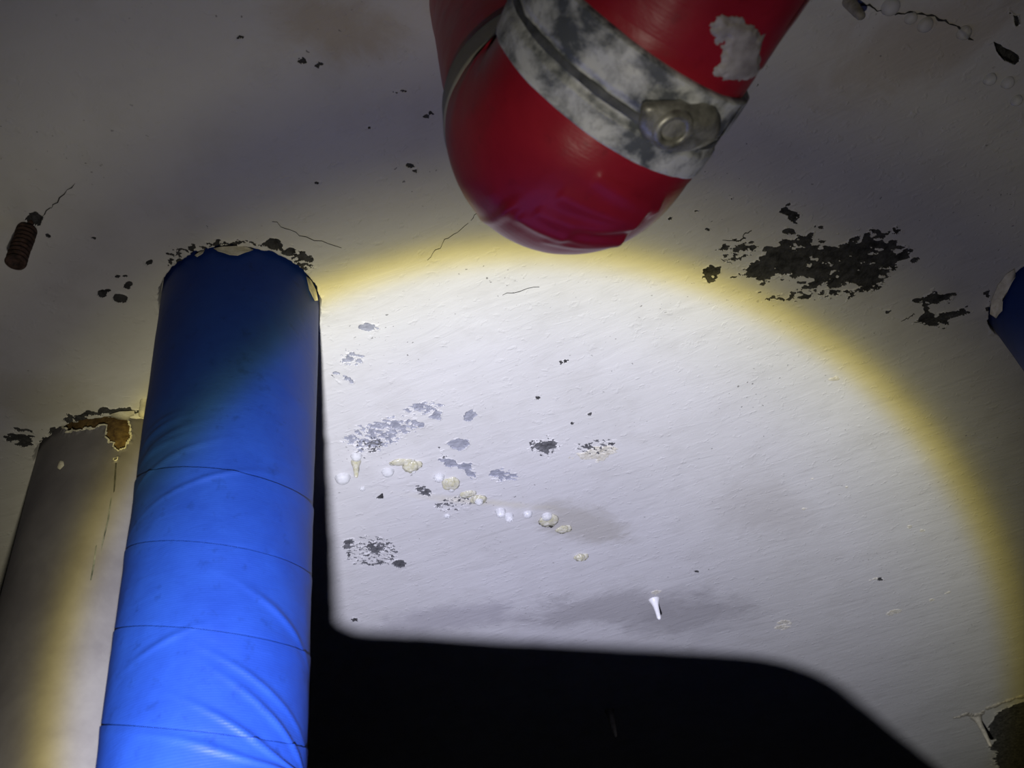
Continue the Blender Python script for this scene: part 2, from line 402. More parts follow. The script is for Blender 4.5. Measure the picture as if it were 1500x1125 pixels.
spot([(1448, 1062), (1462, 1040), (1500, 1026), (1560, 1020), (1560, 1160), (1472, 1160), (1455, 1100)], wd=.03, amp=1.0, bias=.0, freq=25, depth=.004)
spot([(1438, 428), (1448, 424), (1452, 436), (1450, 462), (1444, 462), (1446, 440)], wd=.006, amp=1.5, bias=.3)

for q in ((66, 652, 5, 12, 15), (60, 682, 4, 9, 10), (77, 632, 9, 6, -35), (100, 614, 10, 5, -25)):
    spot(oval(*q), wd=.006, amp=1.7, bias=.25, freq=150, depth=.004)
for q in ((1280, 848, 9, 3), (1366, 879, 6, 3), (1310, 897, 12, 5), (1388, 868, 5, 3), (1148, 915, 14, 7), (1350, 777, 5, 3), (1332, 772, 4, 3), (960, 868, 8, 4), (1180, 745, 8, 3), (1240, 712, 4, 3), (1190, 700, 4, 2)):
    spot(oval(*q, -15), mat='chalk', wd=.006, amp=1.6, bias=.5, freq=150, depth=-.0010)

HOLES = [(bx, by, BLUE_R+.0035, .004), (gx, gy, GREY_R+.004, .006), (rx_, ry_, RIGHT_R+.003, .004)]

TILE, NF, NC = 0.06, 72, 3
X0, Y0, NX, NY = -2.4, -0.9, 85, 100
def undul(x, y): return 0.0016*fbm(x*3.1, y*3.1, 91, 2)
ceiling_V, ceiling_F = [], []; base = 0
patch_parts = {i: ([], [], 0) for i in range(len(SPOTS))}
bbs = []
for s in SPOTS:
    P = np.array(s['poly']); m = s['wd']*2.5
    bbs.append((P[:, 0].min()-m, P[:, 1].min()-m, P[:, 0].max()+m, P[:, 1].max()+m))
pv = {i: [] for i in range(len(SPOTS))}; pf = {i: [] for i in range(len(SPOTS))}; pn = {i: 0 for i in range(len(SPOTS))}
def grid_faces(n):
    i = np.arange(n*n); r, c = i//n, i % n; a = r*(n+1)+c
    return np.stack([a, a+n+1, a+n+2, a+1], 1)       # faces look down
GF, GCF = grid_faces(NF), grid_faces(NC)
for ti in range(NX):
    for tj in range(NY):
        xa, ya = X0+ti*TILE, Y0+tj*TILE; xb, yb = xa+TILE, ya+TILE
        hit = [i for i, b in enumerate(bbs) if b[0] < xb and b[2] > xa and b[1] < yb and b[3] > ya]
        hh = []
        for h in HOLES:
            cx = min(max(h[0], xa), xb); cy = min(max(h[1], ya), yb)
            far = max(math.hypot(h[0]-X, h[1]-Y) for X in (xa, xb) for Y in (ya, yb))
            if math.hypot(cx-h[0], cy-h[1]) < h[2]+h[3]*2.5 and far > h[2]-.012: hh.append(h)
        inside = any(max(math.hypot(h[0]-X, h[1]-Y) for X in (xa, xb) for Y in (ya, yb)) <= h[2]-.012 for h in HOLES)
        if inside: continue
        n, F = (NF, GF) if (hit or hh) else (NC, GCF)
        g = np.linspace(0, 1, n+1); gy_, gx_ = np.meshgrid(g, g, indexing='ij')
        X = xa+gx_.ravel()*TILE; Y = ya+gy_.ravel()*TILE; Z = ZC+undul(X, Y)
        owner = np.full(len(F), -1); keep = np.ones(len(F), bool)
        for i in hit:
            s = SPOTS[i]; fr = s['freq']
            aa_ = .35+.25*math.sin(i*2.3); ca, sa = math.cos(aa_), math.sin(aa_)
            nz = fbm((X*ca+Y*sa)*fr/s['st'], (-X*sa+Y*ca)*fr, s['seed'], 4)
            m = np.clip(-sdist(X, Y, s['poly'])/s['wd'], -3, 1) - s['bias'] + s['amp']*nz
            dp = s['depth']
            Z = Z + dp*smooth(0.0, .35, m)*(0.75+.5*vnoise(X*300, Y*300, i))
            if dp > 0: Z = Z - .0011*smooth(-.45, -.05, m)*(1-smooth(-.05, .1, m))*smooth(.35, .75, vnoise(X*130, Y*130, i+7))
            mf = m[F].mean(1)
            owner[(mf > 0.02)] = i
        for h in hh:
            dx, dy = X-h[0], Y-h[1]; an = np.arctan2(dy, dx)
            rr = h[2]+h[3]*fbm(an*9, an*0+h[0]*10, 5, 4)*.9
            dd = rr-np.hypot(dx, dy)
            Z = Z + .035*smooth(0, .0022, dd) - .0010*smooth(-.008, -.001, dd)*(1-smooth(-.001, .001, dd))*smooth(.3, .7, vnoise(X*120, Y*120, 3))
            keep &= ~(dd[F].min(1) > .004)
        V = np.stack([X, Y, Z], 1)
        fm = F[keep & (owner < 0)]
        if len(fm):
            ceiling_V.append(V); ceiling_F.append(fm+base); base += len(V)
        for i in set(owner[keep].tolist()):
            if i < 0: continue
            pv[i].append(V); pf[i].append(F[keep & (owner == i)]+pn[i]); pn[i] += len(V)
ceiling = link('ceiling', mesh_np('ceiling', np.concatenate(ceiling_V), np.concatenate(ceiling_F)), M['paint'])
tag(ceiling, 'rough white painted concrete ceiling with peeling patches, lit by a torch', None, None, 'structure')
pit_V, pit_F, pit_n = [], [], 0
for i, s in enumerate(SPOTS):
    if not pv[i]: continue
    V, F = np.concatenate(pv[i]), np.concatenate(pf[i])
    if s['name'] == 'pit':
        pit_V.append(V); pit_F.append(F+pit_n); pit_n += len(V); continue
    o = link(s['name'], mesh_np(s['name'], V, F), M[s['mat']], ceiling)
    if s['mat'] == 'under': o['label'] = 'blue grey undercoat showing through the paint'
    elif s['mat'] == 'chalk': o['label'] = 'white crust standing proud of the paint'
    elif s['mat'] == 'mid': o['label'] = 'beam-lightened bare concrete where paint has flaked off'
    elif s['name'] == 'bare_patch': o['label'] = 'dark bare concrete where paint has flaked off'
o = link('pit', mesh_np('pit', np.concatenate(pit_V), np.concatenate(pit_F)), M['dark'], ceiling); o['kind'] = 'stuff'
# the slab above the paint
bm = bmesh.new()
bmesh.ops.create_cube(bm, size=1, matrix=Matrix.Translation((X0+NX*TILE/2, Y0+NY*TILE/2, ZC+.14)) @ Matrix.Diagonal((NX*TILE, NY*TILE, .2, 1)))
me = bpy.data.meshes.new('slab'); bm.to_mesh(me); bm.free()
slab = link('slab', me, M['dark'], ceiling, False)

def ribbon(pts, width, z0=ZC-.0016, th=.0008):
    """thin raised or dark line following points on the ceiling"""
    bm = bmesh.new(); P = [np.array(p) for p in pts]; prev = None
    for i, p in enumerate(P):
        a = P[max(0, i-1)]; b = P[min(len(P)-1, i+1)]; d = (b-a)[:2]; d /= (np.linalg.norm(d)+1e-9); nrm = np.array([-d[1], d[0]])
        wv = width*(0.35+rnd.random()*1.0)*(0.25 if i in (0, len(P)-1) else 1)
        zz = z0+undul(np.array([p[0]]), np.array([p[1]]))[0]
        q = [bm.verts.new((*(p[:2]+nrm*wv/2), zz+th)), bm.verts.new((*(p[:2]), zz)), bm.verts.new((*(p[:2]-nrm*wv/2), zz+th))]
        if prev:
            bm.faces.new((prev[0], prev[1], q[1], q[0])); bm.faces.new((prev[1], prev[2], q[2], q[1]))
        prev = q
    me = bpy.data.meshes.new('crack'); bm.to_mesh(me); bm.free(); return me
def wiggle(pts, n=6, amp=2.0):
    out = []
    for (xa, ya), (xb, yb) in zip(pts[:-1], pts[1:]):
        for k in range(n):
            t = k/n; out.append(ceil_pt(xa+(xb-xa)*t+rnd.uniform(-amp, amp), ya+(yb-ya)*t+rnd.uniform(-amp, amp)))
    out.append(ceil_pt(*pts[-1])); return out
for pts, wd in (([(1252, 4), (1275, 9), (1296, 20), (1320, 18), (1345, 19), (1372, 26), (1400, 36), (1425, 58)], .0022),
                ([(626, 381), (652, 352), (686, 327)], .0008), ([(690, 322), (706, 300)], .0007),
                ([(1058, 350), (1085, 352), (1092, 342), (1100, 338)], .0016), ([(1055, 378), (1072, 386)], .0012),
                ([(1320, 468), (1335, 463), (1338, 458)], .0018), ([(1338, 472), (1372, 468)], .002),
                ([(60, 318), (78, 300), (110, 268)], .0010), ([(398, 322), (440, 345), (500, 362)], .0008),
                ([(735, 432), (790, 420)], .0007)):
    link('crack', ribbon(wiggle(pts), wd), M['dark'], ceiling)

# ------------------------------------------------------------------ the dim rest of the room
def panel(name, lo, hi):
    bm = bmesh.new(); c = [(a+b)/2 for a, b in zip(lo, hi)]; d = [b-a for a, b in zip(lo, hi)]
    bmesh.ops.create_cube(bm, size=1, matrix=Matrix.Translation(c) @ Matrix.Diagonal((*d, 1)))
    me = bpy.data.meshes.new(name); bm.to_mesh(me); bm.free()
    o = link(name, me, M['wall'], None, False); o['kind'] = 'structure'; return o
XA, XB, YA, YB = X0, X0+NX*TILE, Y0, Y0+NY*TILE
tag(panel('floor', (XA, YA, -.1), (XB, YB, 0)), 'grey concrete floor below the view', None)
tag(panel('wall_left', (XA-.1, YA, 0), (XA, YB, ZC)), 'bare grey wall left of the view', None)
tag(panel('wall_right', (XB, YA, 0), (XB+.1, YB, ZC)), 'bare grey wall right of the view', None)
tag(panel('wall_back', (XA, YB, 0), (XB, YB+.1, ZC)), 'bare grey wall beyond the view', None)
tag(panel('wall_front', (XA, YA-.1, 0), (XB, YA, ZC)), 'bare grey wall behind the camera', None)

# ------------------------------------------------------------------ pipes
def frames(path):
    P = np.asarray(path, float); T = np.gradient(P, axis=0); T /= np.linalg.norm(T, axis=1)[:, None]
    return P, T
def densify(ctrl, step):
    out = [np.array(ctrl[0], float)]
    for a, b in zip(ctrl[:-1], ctrl[1:]):
        a, b = np.array(a, float), np.array(b, float); n = max(1, int(np.linalg.norm(b-a)/step))
        for k in range(1, n+1): out.append(a+(b-a)*k/n)
    return np.array(out)
def bend(p0, p1, p2, R, n=16):     # round the corner p1 with centre-line radius R
    p0, p1, p2 = map(lambda q: np.array(q, float), (p0, p1, p2))
    a = (p0-p1)/np.linalg.norm(p0-p1); b = (p2-p1)/np.linalg.norm(p2-p1)
    ang = math.acos(np.clip(a@b, -1, 1)); t = R/math.tan(ang/2)
    c = p1+(a+b)/np.linalg.norm(a+b)*R/math.sin(ang/2)
    s = p1+a*t-c; e = p1+b*t-c; tot = math.acos(np.clip(s@e/R/R, -1, 1)); out = []
    for k in range(n+1):
        u = k/n; out.append(c+(math.sin((1-u)*tot)*s+math.sin(u*tot)*e)/math.sin(tot))
    return out
class Tube:
    """a tube round a path; (s, phi) -> point, phi = 0 on the side that faces the camera"""
    def __init__(self, ctrl, step=.004, ref=None):
        P = densify(ctrl, step); self.P, self.T = frames(P)
        self.S = np.concatenate([[0], np.cumsum(np.linalg.norm(np.diff(P, axis=0), axis=1))])
        N = np.zeros_like(P); v = np.array(ref if ref is not None else CAM-P[0], float)
        for i in range(len(P)):
            v = v-(v@self.T[i])*self.T[i]; v /= np.linalg.norm(v); N[i] = v
        self.N = N; self.B = np.cross(self.T, N)
    def pts(self, s, phi, r):
        g = lambda A: np.stack([np.interp(s, self.S, A[:, k]) for k in range(3)], -1)
        n, b = g(self.N), g(self.B)
        n /= np.linalg.norm(n, axis=-1)[..., None]; b /= np.linalg.norm(b, axis=-1)[..., None]
        return g(self.P)+(n*np.cos(phi)[..., None]+b*np.sin(phi)[..., None])*r[..., None]
    def sheet(self, name, s_lo, s_hi, rad, ns, nphi, mask=None, phi0=-math.pi, phi1=math.pi):
        """s_lo, s_hi: functions of phi; rad: function of (s, phi, u)"""
        ph = np.linspace(phi0, phi1, nphi+1); u = np.linspace(0, 1, ns+1)
        U, PH = np.meshgrid(u, ph, indexing='ij')
        s = s_lo(PH)*(1-U)+s_hi(PH)*U
        r = rad(s, PH, U)
        V = self.pts(s, PH, r).reshape(-1, 3)
        i = np.arange(ns*nphi); q, c = i//nphi, i % nphi; a = q*(nphi+1)+c
        F = np.stack([a, a+1, a+nphi+2, a+nphi+1], 1)
        uv = np.stack([PH.ravel()*.1, s.ravel()], 1)
        if mask is not None:
            mm = mask(s.ravel(), PH.ravel()); fm = mm[F].mean(1)
            return V, F, uv, fm
        return mesh_np(name, V, F, uv)
K = lambda v: (lambda ph: np.full(ph.shape, v) if isinstance(ph, np.ndarray) else v)

# --- blue pipe: straight drop, elbow under the frame, run to the right
BTAPER = 0.876
z_bot = on_cylinder(299, 1125, bx, by, BLUE_R*BTAPER)[2]
RB = BLUE_R*BTAPER
z_run = 1.786
corner = np.array([bx, by, z_run])
p_a = np.array([0.125, 1.052, z_run]); p_b = np.array([2.06, 4.85, z_run])
ctrl = [np.array([bx, by, ZC+.033])]
ctrl += bend((bx, by, ZC), corner, p_a, .100, 18)
ctrl += bend(corner, p_a, p_b, .16, 14)
ctrl += [p_b]
bt = Tube(ctrl, .004, ref=np.array([CAM[0]-bx, CAM[1]-by, 0]))
SLEN = bt.S[-1]
s_of_z = lambda z: ZC+.033-z
def s_front(y): return s_of_z(on_cylinder(300, y, bx, by, BLUE_R*.94)[2])
s_bot = s_of_z(z_bot)
CREASES = []                       # (s, phi, slope, half width, half length, height)
def crease(x, y, slope, wd, ln, h):
    P = on_cylinder(x, y, bx, by, BLUE_R*.94); c = np.array([CAM[0]-bx, CAM[1]-by])
    ph = math.atan2(P[1]-by, P[0]-bx)-math.atan2(c[1], c[0])
    ph = -((ph+math.pi) % (2*math.pi)-math.pi)   # phi runs to the left seen from below
    CREASES.append((s_of_z(P[2]), ph, -slope, wd, ln, h))
SGN = None
def blue_rad(s, ph, u=None):
    k = np.clip(s/s_bot, 0, 1)
    r = BLUE_R*(1-(1-BTAPER)*smooth(0.05, 1.0, k)*.0-(1-BTAPER)*k)
    r = r+.0009*fbm(ph*2.2, s*16, 3, 3)
    for (s0, p0, sl, wd, ln, h) in CREASES:
        x = (s-s0)-sl*(ph-p0)*.1
        r = r+h*np.exp(-(x/wd)**2)*np.exp(-(((ph-p0)*.1)/ln)**2)
    return r
crease(235, 628, -.1, .0035, .03, .0022); crease(240, 642, -.15, .003, .035, .0020); crease(232, 655, -.05, .003, .03, .0024)
crease(250, 668, -.2, .003, .045, .0018); crease(240, 615, 0, .003, .025, .0014); crease(300, 700, -.25, .003, .07, .0012)
crease(420, 905, .5, .004, .04, .002); crease(400, 1010, .5, .003, .05, .002); crease(415, 1060, .6, .0035, .05, .0026); crease(390, 1090, .5, .003, .06, .0026)
crease(350, 1105, .3, .003, .08, .002); crease(230, 940, -.3, .003, .03, .0014)
blue = empty('wrapped_pipe', (bx, by, ZC))
tag(blue, 'large blue tape wrapped pipe dropping from the ceiling, its upper end in shade', 'pipe')
cphi = lambda ph: .030*np.cos(ph)+.014*np.sin(ph)*(-1)
seams = [0.0, s_front(690)-.03, s_front(797)-.03, s_front(922)-.03, s_front(1070)-.03]
while seams[-1] < SLEN-.14: seams.append(seams[-1]+(.11 if len(seams) < 8 else .4))
seams.append(SLEN)
for i, (a, b) in enumerate(zip(seams[:-1], seams[1:])):
    lo = (lambda ph, a=a: np.full(ph.shape, a)) if i == 0 else (lambda ph, a=a: np.clip(a+cphi(ph), 0, SLEN))
    hi = (lambda ph, b=b: np.full(ph.shape, b)) if i == len(seams)-2 else (lambda ph, b=b: np.clip(b+cphi(ph)+.008, 0, SLEN))
    lift = .0007 if i else 0.0
    me = bt.sheet('tape_wrap', lo, hi, lambda s, ph, u: blue_rad(s, ph)+lift*(1-smooth(0, .25, u))-.0008*smooth(.86, 1, u), (110, 50, 50, 50, 50, 40, 40)[i] if i < 7 else 24, 200)
    o = link('tape_wrap', me, M['blue']); parent_keep(o, blue)

# --- blue pipe at the right edge
def plain_rad(R, seed):
    return lambda s, ph, u: R+.0009*fbm(ph*2.2, s*14, seed, 3)
rt = Tube([(rx_, ry_, ZC+.033), (rx_, ry_, 0.0)], .01, ref=np.array([CAM[0]-rx_, CAM[1]-ry_, 0]))
right = empty('wrapped_pipe', (rx_, ry_, ZC))
tag(right, 'dark blue wrapped pipe cut off by the right edge of the view', 'pipe')
sm = [0, .16, .30, .44, .58, .72, .86, 1.0, 1.14, 1.5, 2.0, rt.S[-1]]
for i, (a, b) in enumerate(zip(sm[:-1], sm[1:])):
    lo = (lambda ph, a=a: a+(cphi(ph) if a else 0*ph)); hi = (lambda ph, b=b, e=(i == len(sm)-2): b+(0*ph if e else cphi(ph)+.006))
    me = rt.sheet('tape_wrap', lo, hi, lambda s, ph, u: plain_rad(RIGHT_R, 9)(s, ph, u)+(.0014*(1-smooth(0, .25, u)) if i else 0)-.001*smooth(.86, 1, u), 20, 96)
    o = link('tape_wrap', me, M['blue_dim']); parent_keep(o, right)

# --- grey pipe with a broken place near its top
gt = Tube([(gx, gy, ZC+.033), (gx, gy, 0.0)], .01, ref=np.array([CAM[0]-gx, CAM[1]-gy, 0]))
grey = empty('drain_pipe', (gx, gy, ZC))
tag(grey, 'pale grey plastic pipe behind the large blue pipe, chipped near the ceiling', 'pipe')
_ga = math.atan2(CAM[1]-gy, CAM[0]-gx)
def gsp(x, y):
    P = on_cylinder(x, y, gx, gy, GREY_R)
    ph = math.atan2(P[1]-gy, P[0]-gx)-_ga
    ph = (ph+math.pi) % (2*math.pi)-math.pi
    # B = T x N with T pointing down flips the sense of phi
    return (-ph*GREY_R, ZC+.033-P[2])
HB = [[gsp(*q) for q in poly] for poly in (
    [(160, 612), (186, 612), (188, 628), (191, 640), (187, 648), (178, 650), (162, 647), (155, 640), (158, 628)],
    [(166, 650), (184, 649), (182, 657), (174, 660), (168, 657)],
    [(165, 671), (173, 671), (172, 675), (167, 675)],
    [(92, 622), (120, 612), (160, 610), (162, 622), (130, 628), (100, 632)])]
def gmask(s, ph):
    x = ph*GREY_R; m = np.full(s.shape, -9.0)
    for k, poly in enumerate(HB):
        wd = (.006, .004, .003, .008)[k]
        m = np.maximum(m, -sdist(x, s, poly)/wd)
    return m+.55*fbm(x*150, s*150, 4, 3)
def grad(s, ph, u):
    m = gmask(s.ravel(), ph.ravel()).reshape(s.shape)
    return GREY_R+.0005*fbm(ph*3, s*9, 2, 2)+.0022*smooth(-1.3, -.1, m)*(s > .03)*smooth(.3, .6, vnoise(ph*30, s*200, 6))
V, F, uv, fm = gt.sheet('pipe_wall', K(0.0), K(.26), grad, 200, 620, gmask)
o = link('pipe_wall', mesh_np('pipe_wall', V, F[fm < -.38], uv), M['grey']); parent_keep(o, grey)
sel = (fm >= -.38) & (fm < .05)
o = link('broken_edge', mesh_np('broken_edge', V, F[sel], uv), M['chalk']); parent_keep(o, grey); o['label'] = 'chalky broken edge round the chipped place'
o = link('pipe_wall', gt.sheet('pipe_wall', K(.26), K(gt.S[-1]), lambda s, ph, u: GREY_R+.0005*fbm(ph*3, s*9, 2, 2), 60, 160), M['grey']); parent_keep(o, grey)
o = link('core', gt.sheet('core', K(0.0), K(.30), lambda s, ph, u: GREY_R-.005+.0035*fbm(ph*16, s*90, 8, 3), 90, 260), M['foam']); parent_keep(o, grey); o['label'] = 'brown crumbling layer under the chipped skin'
def sliver(name, tube, R, poly_px, mat, parent, cx, cy, lift=.001):
    """thin scab lying on a vertical pipe"""
    bm = bmesh.new(); vs = []
    c = np.array([0.0, 0, 0])
    pts = [on_cylinder(x, y, cx, cy, R) for x, y in poly_px]
    c = sum(pts)/len(pts)
    def push(P, k):
        d = np.array([P[0]-cx, P[1]-cy]); d /= np.linalg.norm(d); q = np.array(P); q[:2] = np.array([cx, cy])+d*(R+k); return q
    rim = [bm.verts.new(push(p, .0001)) for p in pts]; inn = [bm.verts.new(push(p*.75+c*.25, lift)) for p in pts]; m = bm.verts.new(push(c, lift*1.1))
    n = len(pts)
    for i in range(n):
        j = (i+1) % n
        bm.faces.new((rim[i], rim[j], inn[j], inn[i])); bm.faces.new((inn[i], inn[j], m))
    bmesh.ops.recalc_face_normals(bm, faces=bm.faces)
    me = bpy.data.meshes.new(name); bm.to_mesh(me); bm.free()
    o = link(name, me, mat); parent_keep(o, parent); return o
sliver('plaster_spot', gt, GREY_R, [(88, 674), (93, 676), (94, 682), (88, 688), (84, 686)], M['chalk'], grey, gx, gy, .002)
sliver('scratch', gt, GREY_R, [(169, 678), (171, 678), (170, 700), (168, 720), (166, 722), (167, 700)], M['dark'], grey, gx, gy, .0008)
sliver('scratch', gt, GREY_R, [(162, 730), (164, 728), (160, 760), (150, 800), (148, 812), (149, 795), (158, 758)], M['groove'], grey, gx, gy, .0006)
sliver('scratch', gt, GREY_R, [(140, 800), (142, 798), (139, 826), (134, 850), (132, 850), (136, 826)], M['groove'], grey, gx, gy, .0006)

# --- flakes of paint hanging over the pipe tops
def flake(pts, mat, cyl=None, name='paint_flake', label='curled paint flake hanging over the pipe'):
    """a curled flake: points are (pixel x, pixel y, millimetres below the ceiling)"""
    bm = bmesh.new(); P = [on_cylinder(x, y, cyl[0], cyl[1], cyl[2]+.0035) if d > 5 else ceil_pt(x, y, ZC-d/1000) for x, y, d in pts]; c = sum(P)/len(P); n = len(P)
    top = [bm.verts.new(p+np.array([0, 0, .0006])) for p in P]; low = [bm.verts.new(p-np.array([0, 0, .0006])) for p in P]
    ct = bm.verts.new(c+np.array([0, 0, .0004])); cl = bm.verts.new(c-np.array([0, 0, .0018]))
    for i in range(n):
        j = (i+1) % n
        bm.faces.new((top[i], top[j], low[j], low[i])); bm.faces.new((top[j], top[i], ct)); bm.faces.new((low[i], low[j], cl))
    bmesh.ops.recalc_face_normals(bm, faces=bm.faces)
    me = bpy.data.meshes.new(name); bm.to_mesh(me); bm.free()
    o = link(name, me, mat, ceiling); o['label'] = label; return o
BC, RCY, GCY = (bx, by, BLUE_R), (rx_, ry_, RIGHT_R), (gx, gy, GREY_R)
flake([(313, 364, 9), (325, 361, 9), (345, 360, 9), (362, 362, 9), (371, 366, 9), (358, 370, 9), (348, 374, 9), (336, 373, 9), (328, 370, 9), (320, 368, 9)], M['chalk'], BC)
flake([(285, 374, 9), (292, 369, 9), (300, 366, 9), (297, 371, 9), (289, 376, 9)], M['chalk'], BC)
flake([(449, 405, 2), (456, 411, 2), (463, 425, 2), (466, 440, 3), (461, 440, 9), (453, 424, 9)], M['chalk'], BC)
flake([(1486, 394, 3), (1488, 404, 9), (1482, 414, 9), (1475, 428, 9), (1468, 442, 9), (1468, 455, 9), (1463, 460, 9), (1459, 466, 9), (1450, 460, 3), (1452, 440, 3), (1462, 418, 3), (1474, 402, 3)], M['chalk'], RCY)
flake([(160, 607, 3), (175, 603, 3), (197, 602, 3), (196, 611, 9), (186, 615, 9), (172, 614, 9)], M['chalk'], GCY)
flake([(210, 600, 3), (219, 598, 3), (219, 614, 9), (212, 612, 9)], M['chalk'], GCY)

# --- red taped elbow with clamps
RD = 0.74
A = at(830, 230, RD); RR = 320/2/1300*RD
RBEND = .046
th = math.radians(33); dl = np.array([math.sin(th), -math.cos(th), 0])
ct = [np.array([A[0], A[1], ZC+.03])] + bend((A[0], A[1], ZC), A, A+dl, RBEND, 22) + [A+dl*.62]
rtb = Tube(ct, .004, ref=CAM-A)
s_corner = ZC+.03-A[2]
sb0 = s_corner-RBEND; sb1 = sb0+RBEND*math.pi/2
def find_sphi(x, y, R=RR):         # nearest surface point of the red pipe under a pixel
    ss = np.linspace(max(0, sb0-.15), rtb.S[-1], 260); pp = np.linspace(-math.pi, math.pi, 241)
    S_, P_ = np.meshgrid(ss, pp, indexing='ij')
    V = rtb.pts(S_, P_, np.full(S_.shape, R)); q = V-CAM; d = q@FW
    u = 750+FPX*(q@RT)/d; v = 562.5-FPX*(q@UP)/d
    e = (u-x)**2+(v-y)**2; e = np.where(e < 64, d-5, e)
    i = np.unravel_index(np.argmin(e), e.shape); return S_[i], P_[i]
RC = []
def rcrease(pa, pb, wd, h):        # fold between two pixels on the red tape
    RC.append((*find_sphi(*pa), *find_sphi(*pb), wd, h))
for pa, pb, wd_, h_ in (((830, 285), (935, 312), .0028, .0040), ((800, 305), (925, 325), .0028, .0042), ((770, 315), (912, 338), .0028, .0042), ((810, 345), (900, 349), .0028, .004),
                        ((735, 285), (830, 335), .005, .0025), ((880, 262), (960, 296), .003, .004), ((705, 320), (760, 300), .004, .003)):
    rcrease(pa, pb, wd_, h_)
def red_rad(s, ph, u=None):
    r = RR+.0012*fbm(ph*2, s*20, 12, 3)
    r = r+.008*np.exp(-((s-sb0-.03)/.05)**2)    # the tape builds up on the heel
    for (sa, pa, sb_, pb, wd, h) in RC:
        wr = lambda a: (a+math.pi) % (2*math.pi)-math.pi
        ex, ey = sb_-sa, wr(pb-pa)*RR; L = ex*ex+ey*ey; y_ = wr(ph-pa)*RR; t = np.clip(((s-sa)*ex+y_*ey)/L, 0, 1)
        d = np.hypot(s-sa-t*ex, y_-t*ey)
        r = r+h*np.exp(-(d/wd)**2)*(.4+.6*t)
    return r
redp = empty('red_taped_pipe', (A[0], A[1], ZC))
tag(redp, 'dark red taped pipe elbow with a silver clamp hanging near the lens', 'pipe')
end = rtb.S[-1]
turns = [0, sb0-.05, sb0+.02, sb1+.0, sb1+.10, sb1+.2, end]
for i, (a, b) in enumerate(zip(turns[:-1], turns[1:])):
    e = (.0 if i == len(turns)-2 else .006)
    me = rtb.sheet('tape_wrap', K(a), K(b+e), lambda s, ph, u: red_rad(s, ph)+(.001*(1-smooth(0, .3, u)) if i else 0)-.001*smooth(.86, 1, u), 100, 360)
    o = link('tape_wrap', me, M['red']); parent_keep(o, redp)
# hoops whose rims pass through three surface points
def rim(pts):
    q = [find_sphi(*p) for p in pts]
    co = np.linalg.solve(np.array([[1, math.cos(p), math.sin(p)] for _, p in q]), np.array([v for v, _ in q]))
    return lambda ph: co[0]+co[1]*np.cos(ph)+co[2]*np.sin(ph)
def hoop(name, lo, hi, prof, mat, n=22, nphi=160, extra=None):
    rad = lambda s, ph, u: red_rad(s, ph)*.5+(RR+.004)*.5+np.interp(u, [p[0] for p in prof], [p[1] for p in prof])+(extra(s, ph) if extra else 0)
    o = link(name, rtb.sheet(name, lo, hi, rad, n, nphi), mat); parent_keep(o, redp); return o
s_st = sb0-.022
o = hoop('strap', K(s_st-.018), K(s_st+.018), [(0, -.006), (.06, .0025), (.94, .0025), (1, -.006)], M['strap']); o['label'] = 'dull grey strap round the upright leg'
lo_r = rim([(765, 118), (850, 196), (975, 258)])
o = hoop('clamp_band', lo_r, lambda ph: lo_r(ph)+.072, [(0, -.006), (.04, .0035), (.30, .004), (.36, .0015), (.50, .0015), (.56, .004), (.96, .0035), (1, -.006)], M['foil'], 50, 200,
         extra=lambda s, ph: .0012*fbm(ph*6, s*60, 21, 3)); o['label'] = 'wide grimy silver clamp band'
o = hoop('clamp_groove', lambda ph: lo_r(ph)+.026, lambda ph: lo_r(ph)+.036, [(0, -.001), (.2, .0024), (.8, .0024), (1, -.001)], M['groove'], 8, 120); o['label'] = 'dark groove along the middle of the clamp'
# clamp lug: bolt head in a rounded housing
def surf_frame(x, y, lift):
    s, p = find_sphi(x, y, RR+.004); one = np.ones(1)
    P = rtb.pts(s*one, p*one, (RR+lift)*one)[0]; Q = rtb.pts(s*one, p*one, one*0)[0]
    n = (P-Q)/np.linalg.norm(P-Q); tx = rtb.pts((s+.004)*one, p*one, (RR+lift)*one)[0]-P; tx -= (tx@n)*n; tx /= np.linalg.norm(tx)
    ty = np.cross(n, tx); m = Matrix.Identity(4)
    for k in range(3): m[k][0] = tx[k]; m[k][1] = ty[k]; m[k][2] = n[k]; m[k][3] = P[k]
    return m
def lathe(name, prof, n=24, close_top=True):
    bm = bmesh.new(); rings = []
    for r, z in prof:
        rings.append([bm.verts.new((r*math.cos(2*math.pi*k/n), r*math.sin(2*math.pi*k/n), z)) for k in range(n)])
    for a, b in zip(rings[:-1], rings[1:]):
        for k in range(n): bm.faces.new((a[k], a[(k+1) % n], b[(k+1) % n], b[k]))
    if close_top: bm.faces.new(rings[-1])
    bmesh.ops.recalc_face_normals(bm, faces=bm.faces)
    me = bpy.data.meshes.new(name); bm.to_mesh(me); bm.free(); return me
def lumpy(name, rx, ry, rz, seed, amp=.25, sub=3, freq=2.0):
    bm = bmesh.new(); bmesh.ops.create_icosphere(bm, subdivisions=sub, radius=1)
    co = np.array([v.co[:] for v in bm.verts])
    nz = fbm(co[:, 0]*freq+seed*3.1, co[:, 1]*freq+co[:, 2]*freq*1.3, seed, 3)
    for v, q in zip(bm.verts, nz):
        k = 1+amp*q; v.co = (v.co.x*rx*k, v.co.y*ry*k, v.co.z*rz*k)
    me = bpy.data.meshes.new(name); bm.to_mesh(me); bm.free(); return me
m4 = surf_frame(1000, 190, .003)
lug = link('clamp_lug', lumpy('clamp_lug', .021, .036, .011, 3, .18), M['bolt']); lug.matrix_world = m4; parent_keep(lug, redp); lug.matrix_world = m4
lug['label'] = 'rounded lug of the silver clamp'
m5 = surf_frame(985, 183, .006)
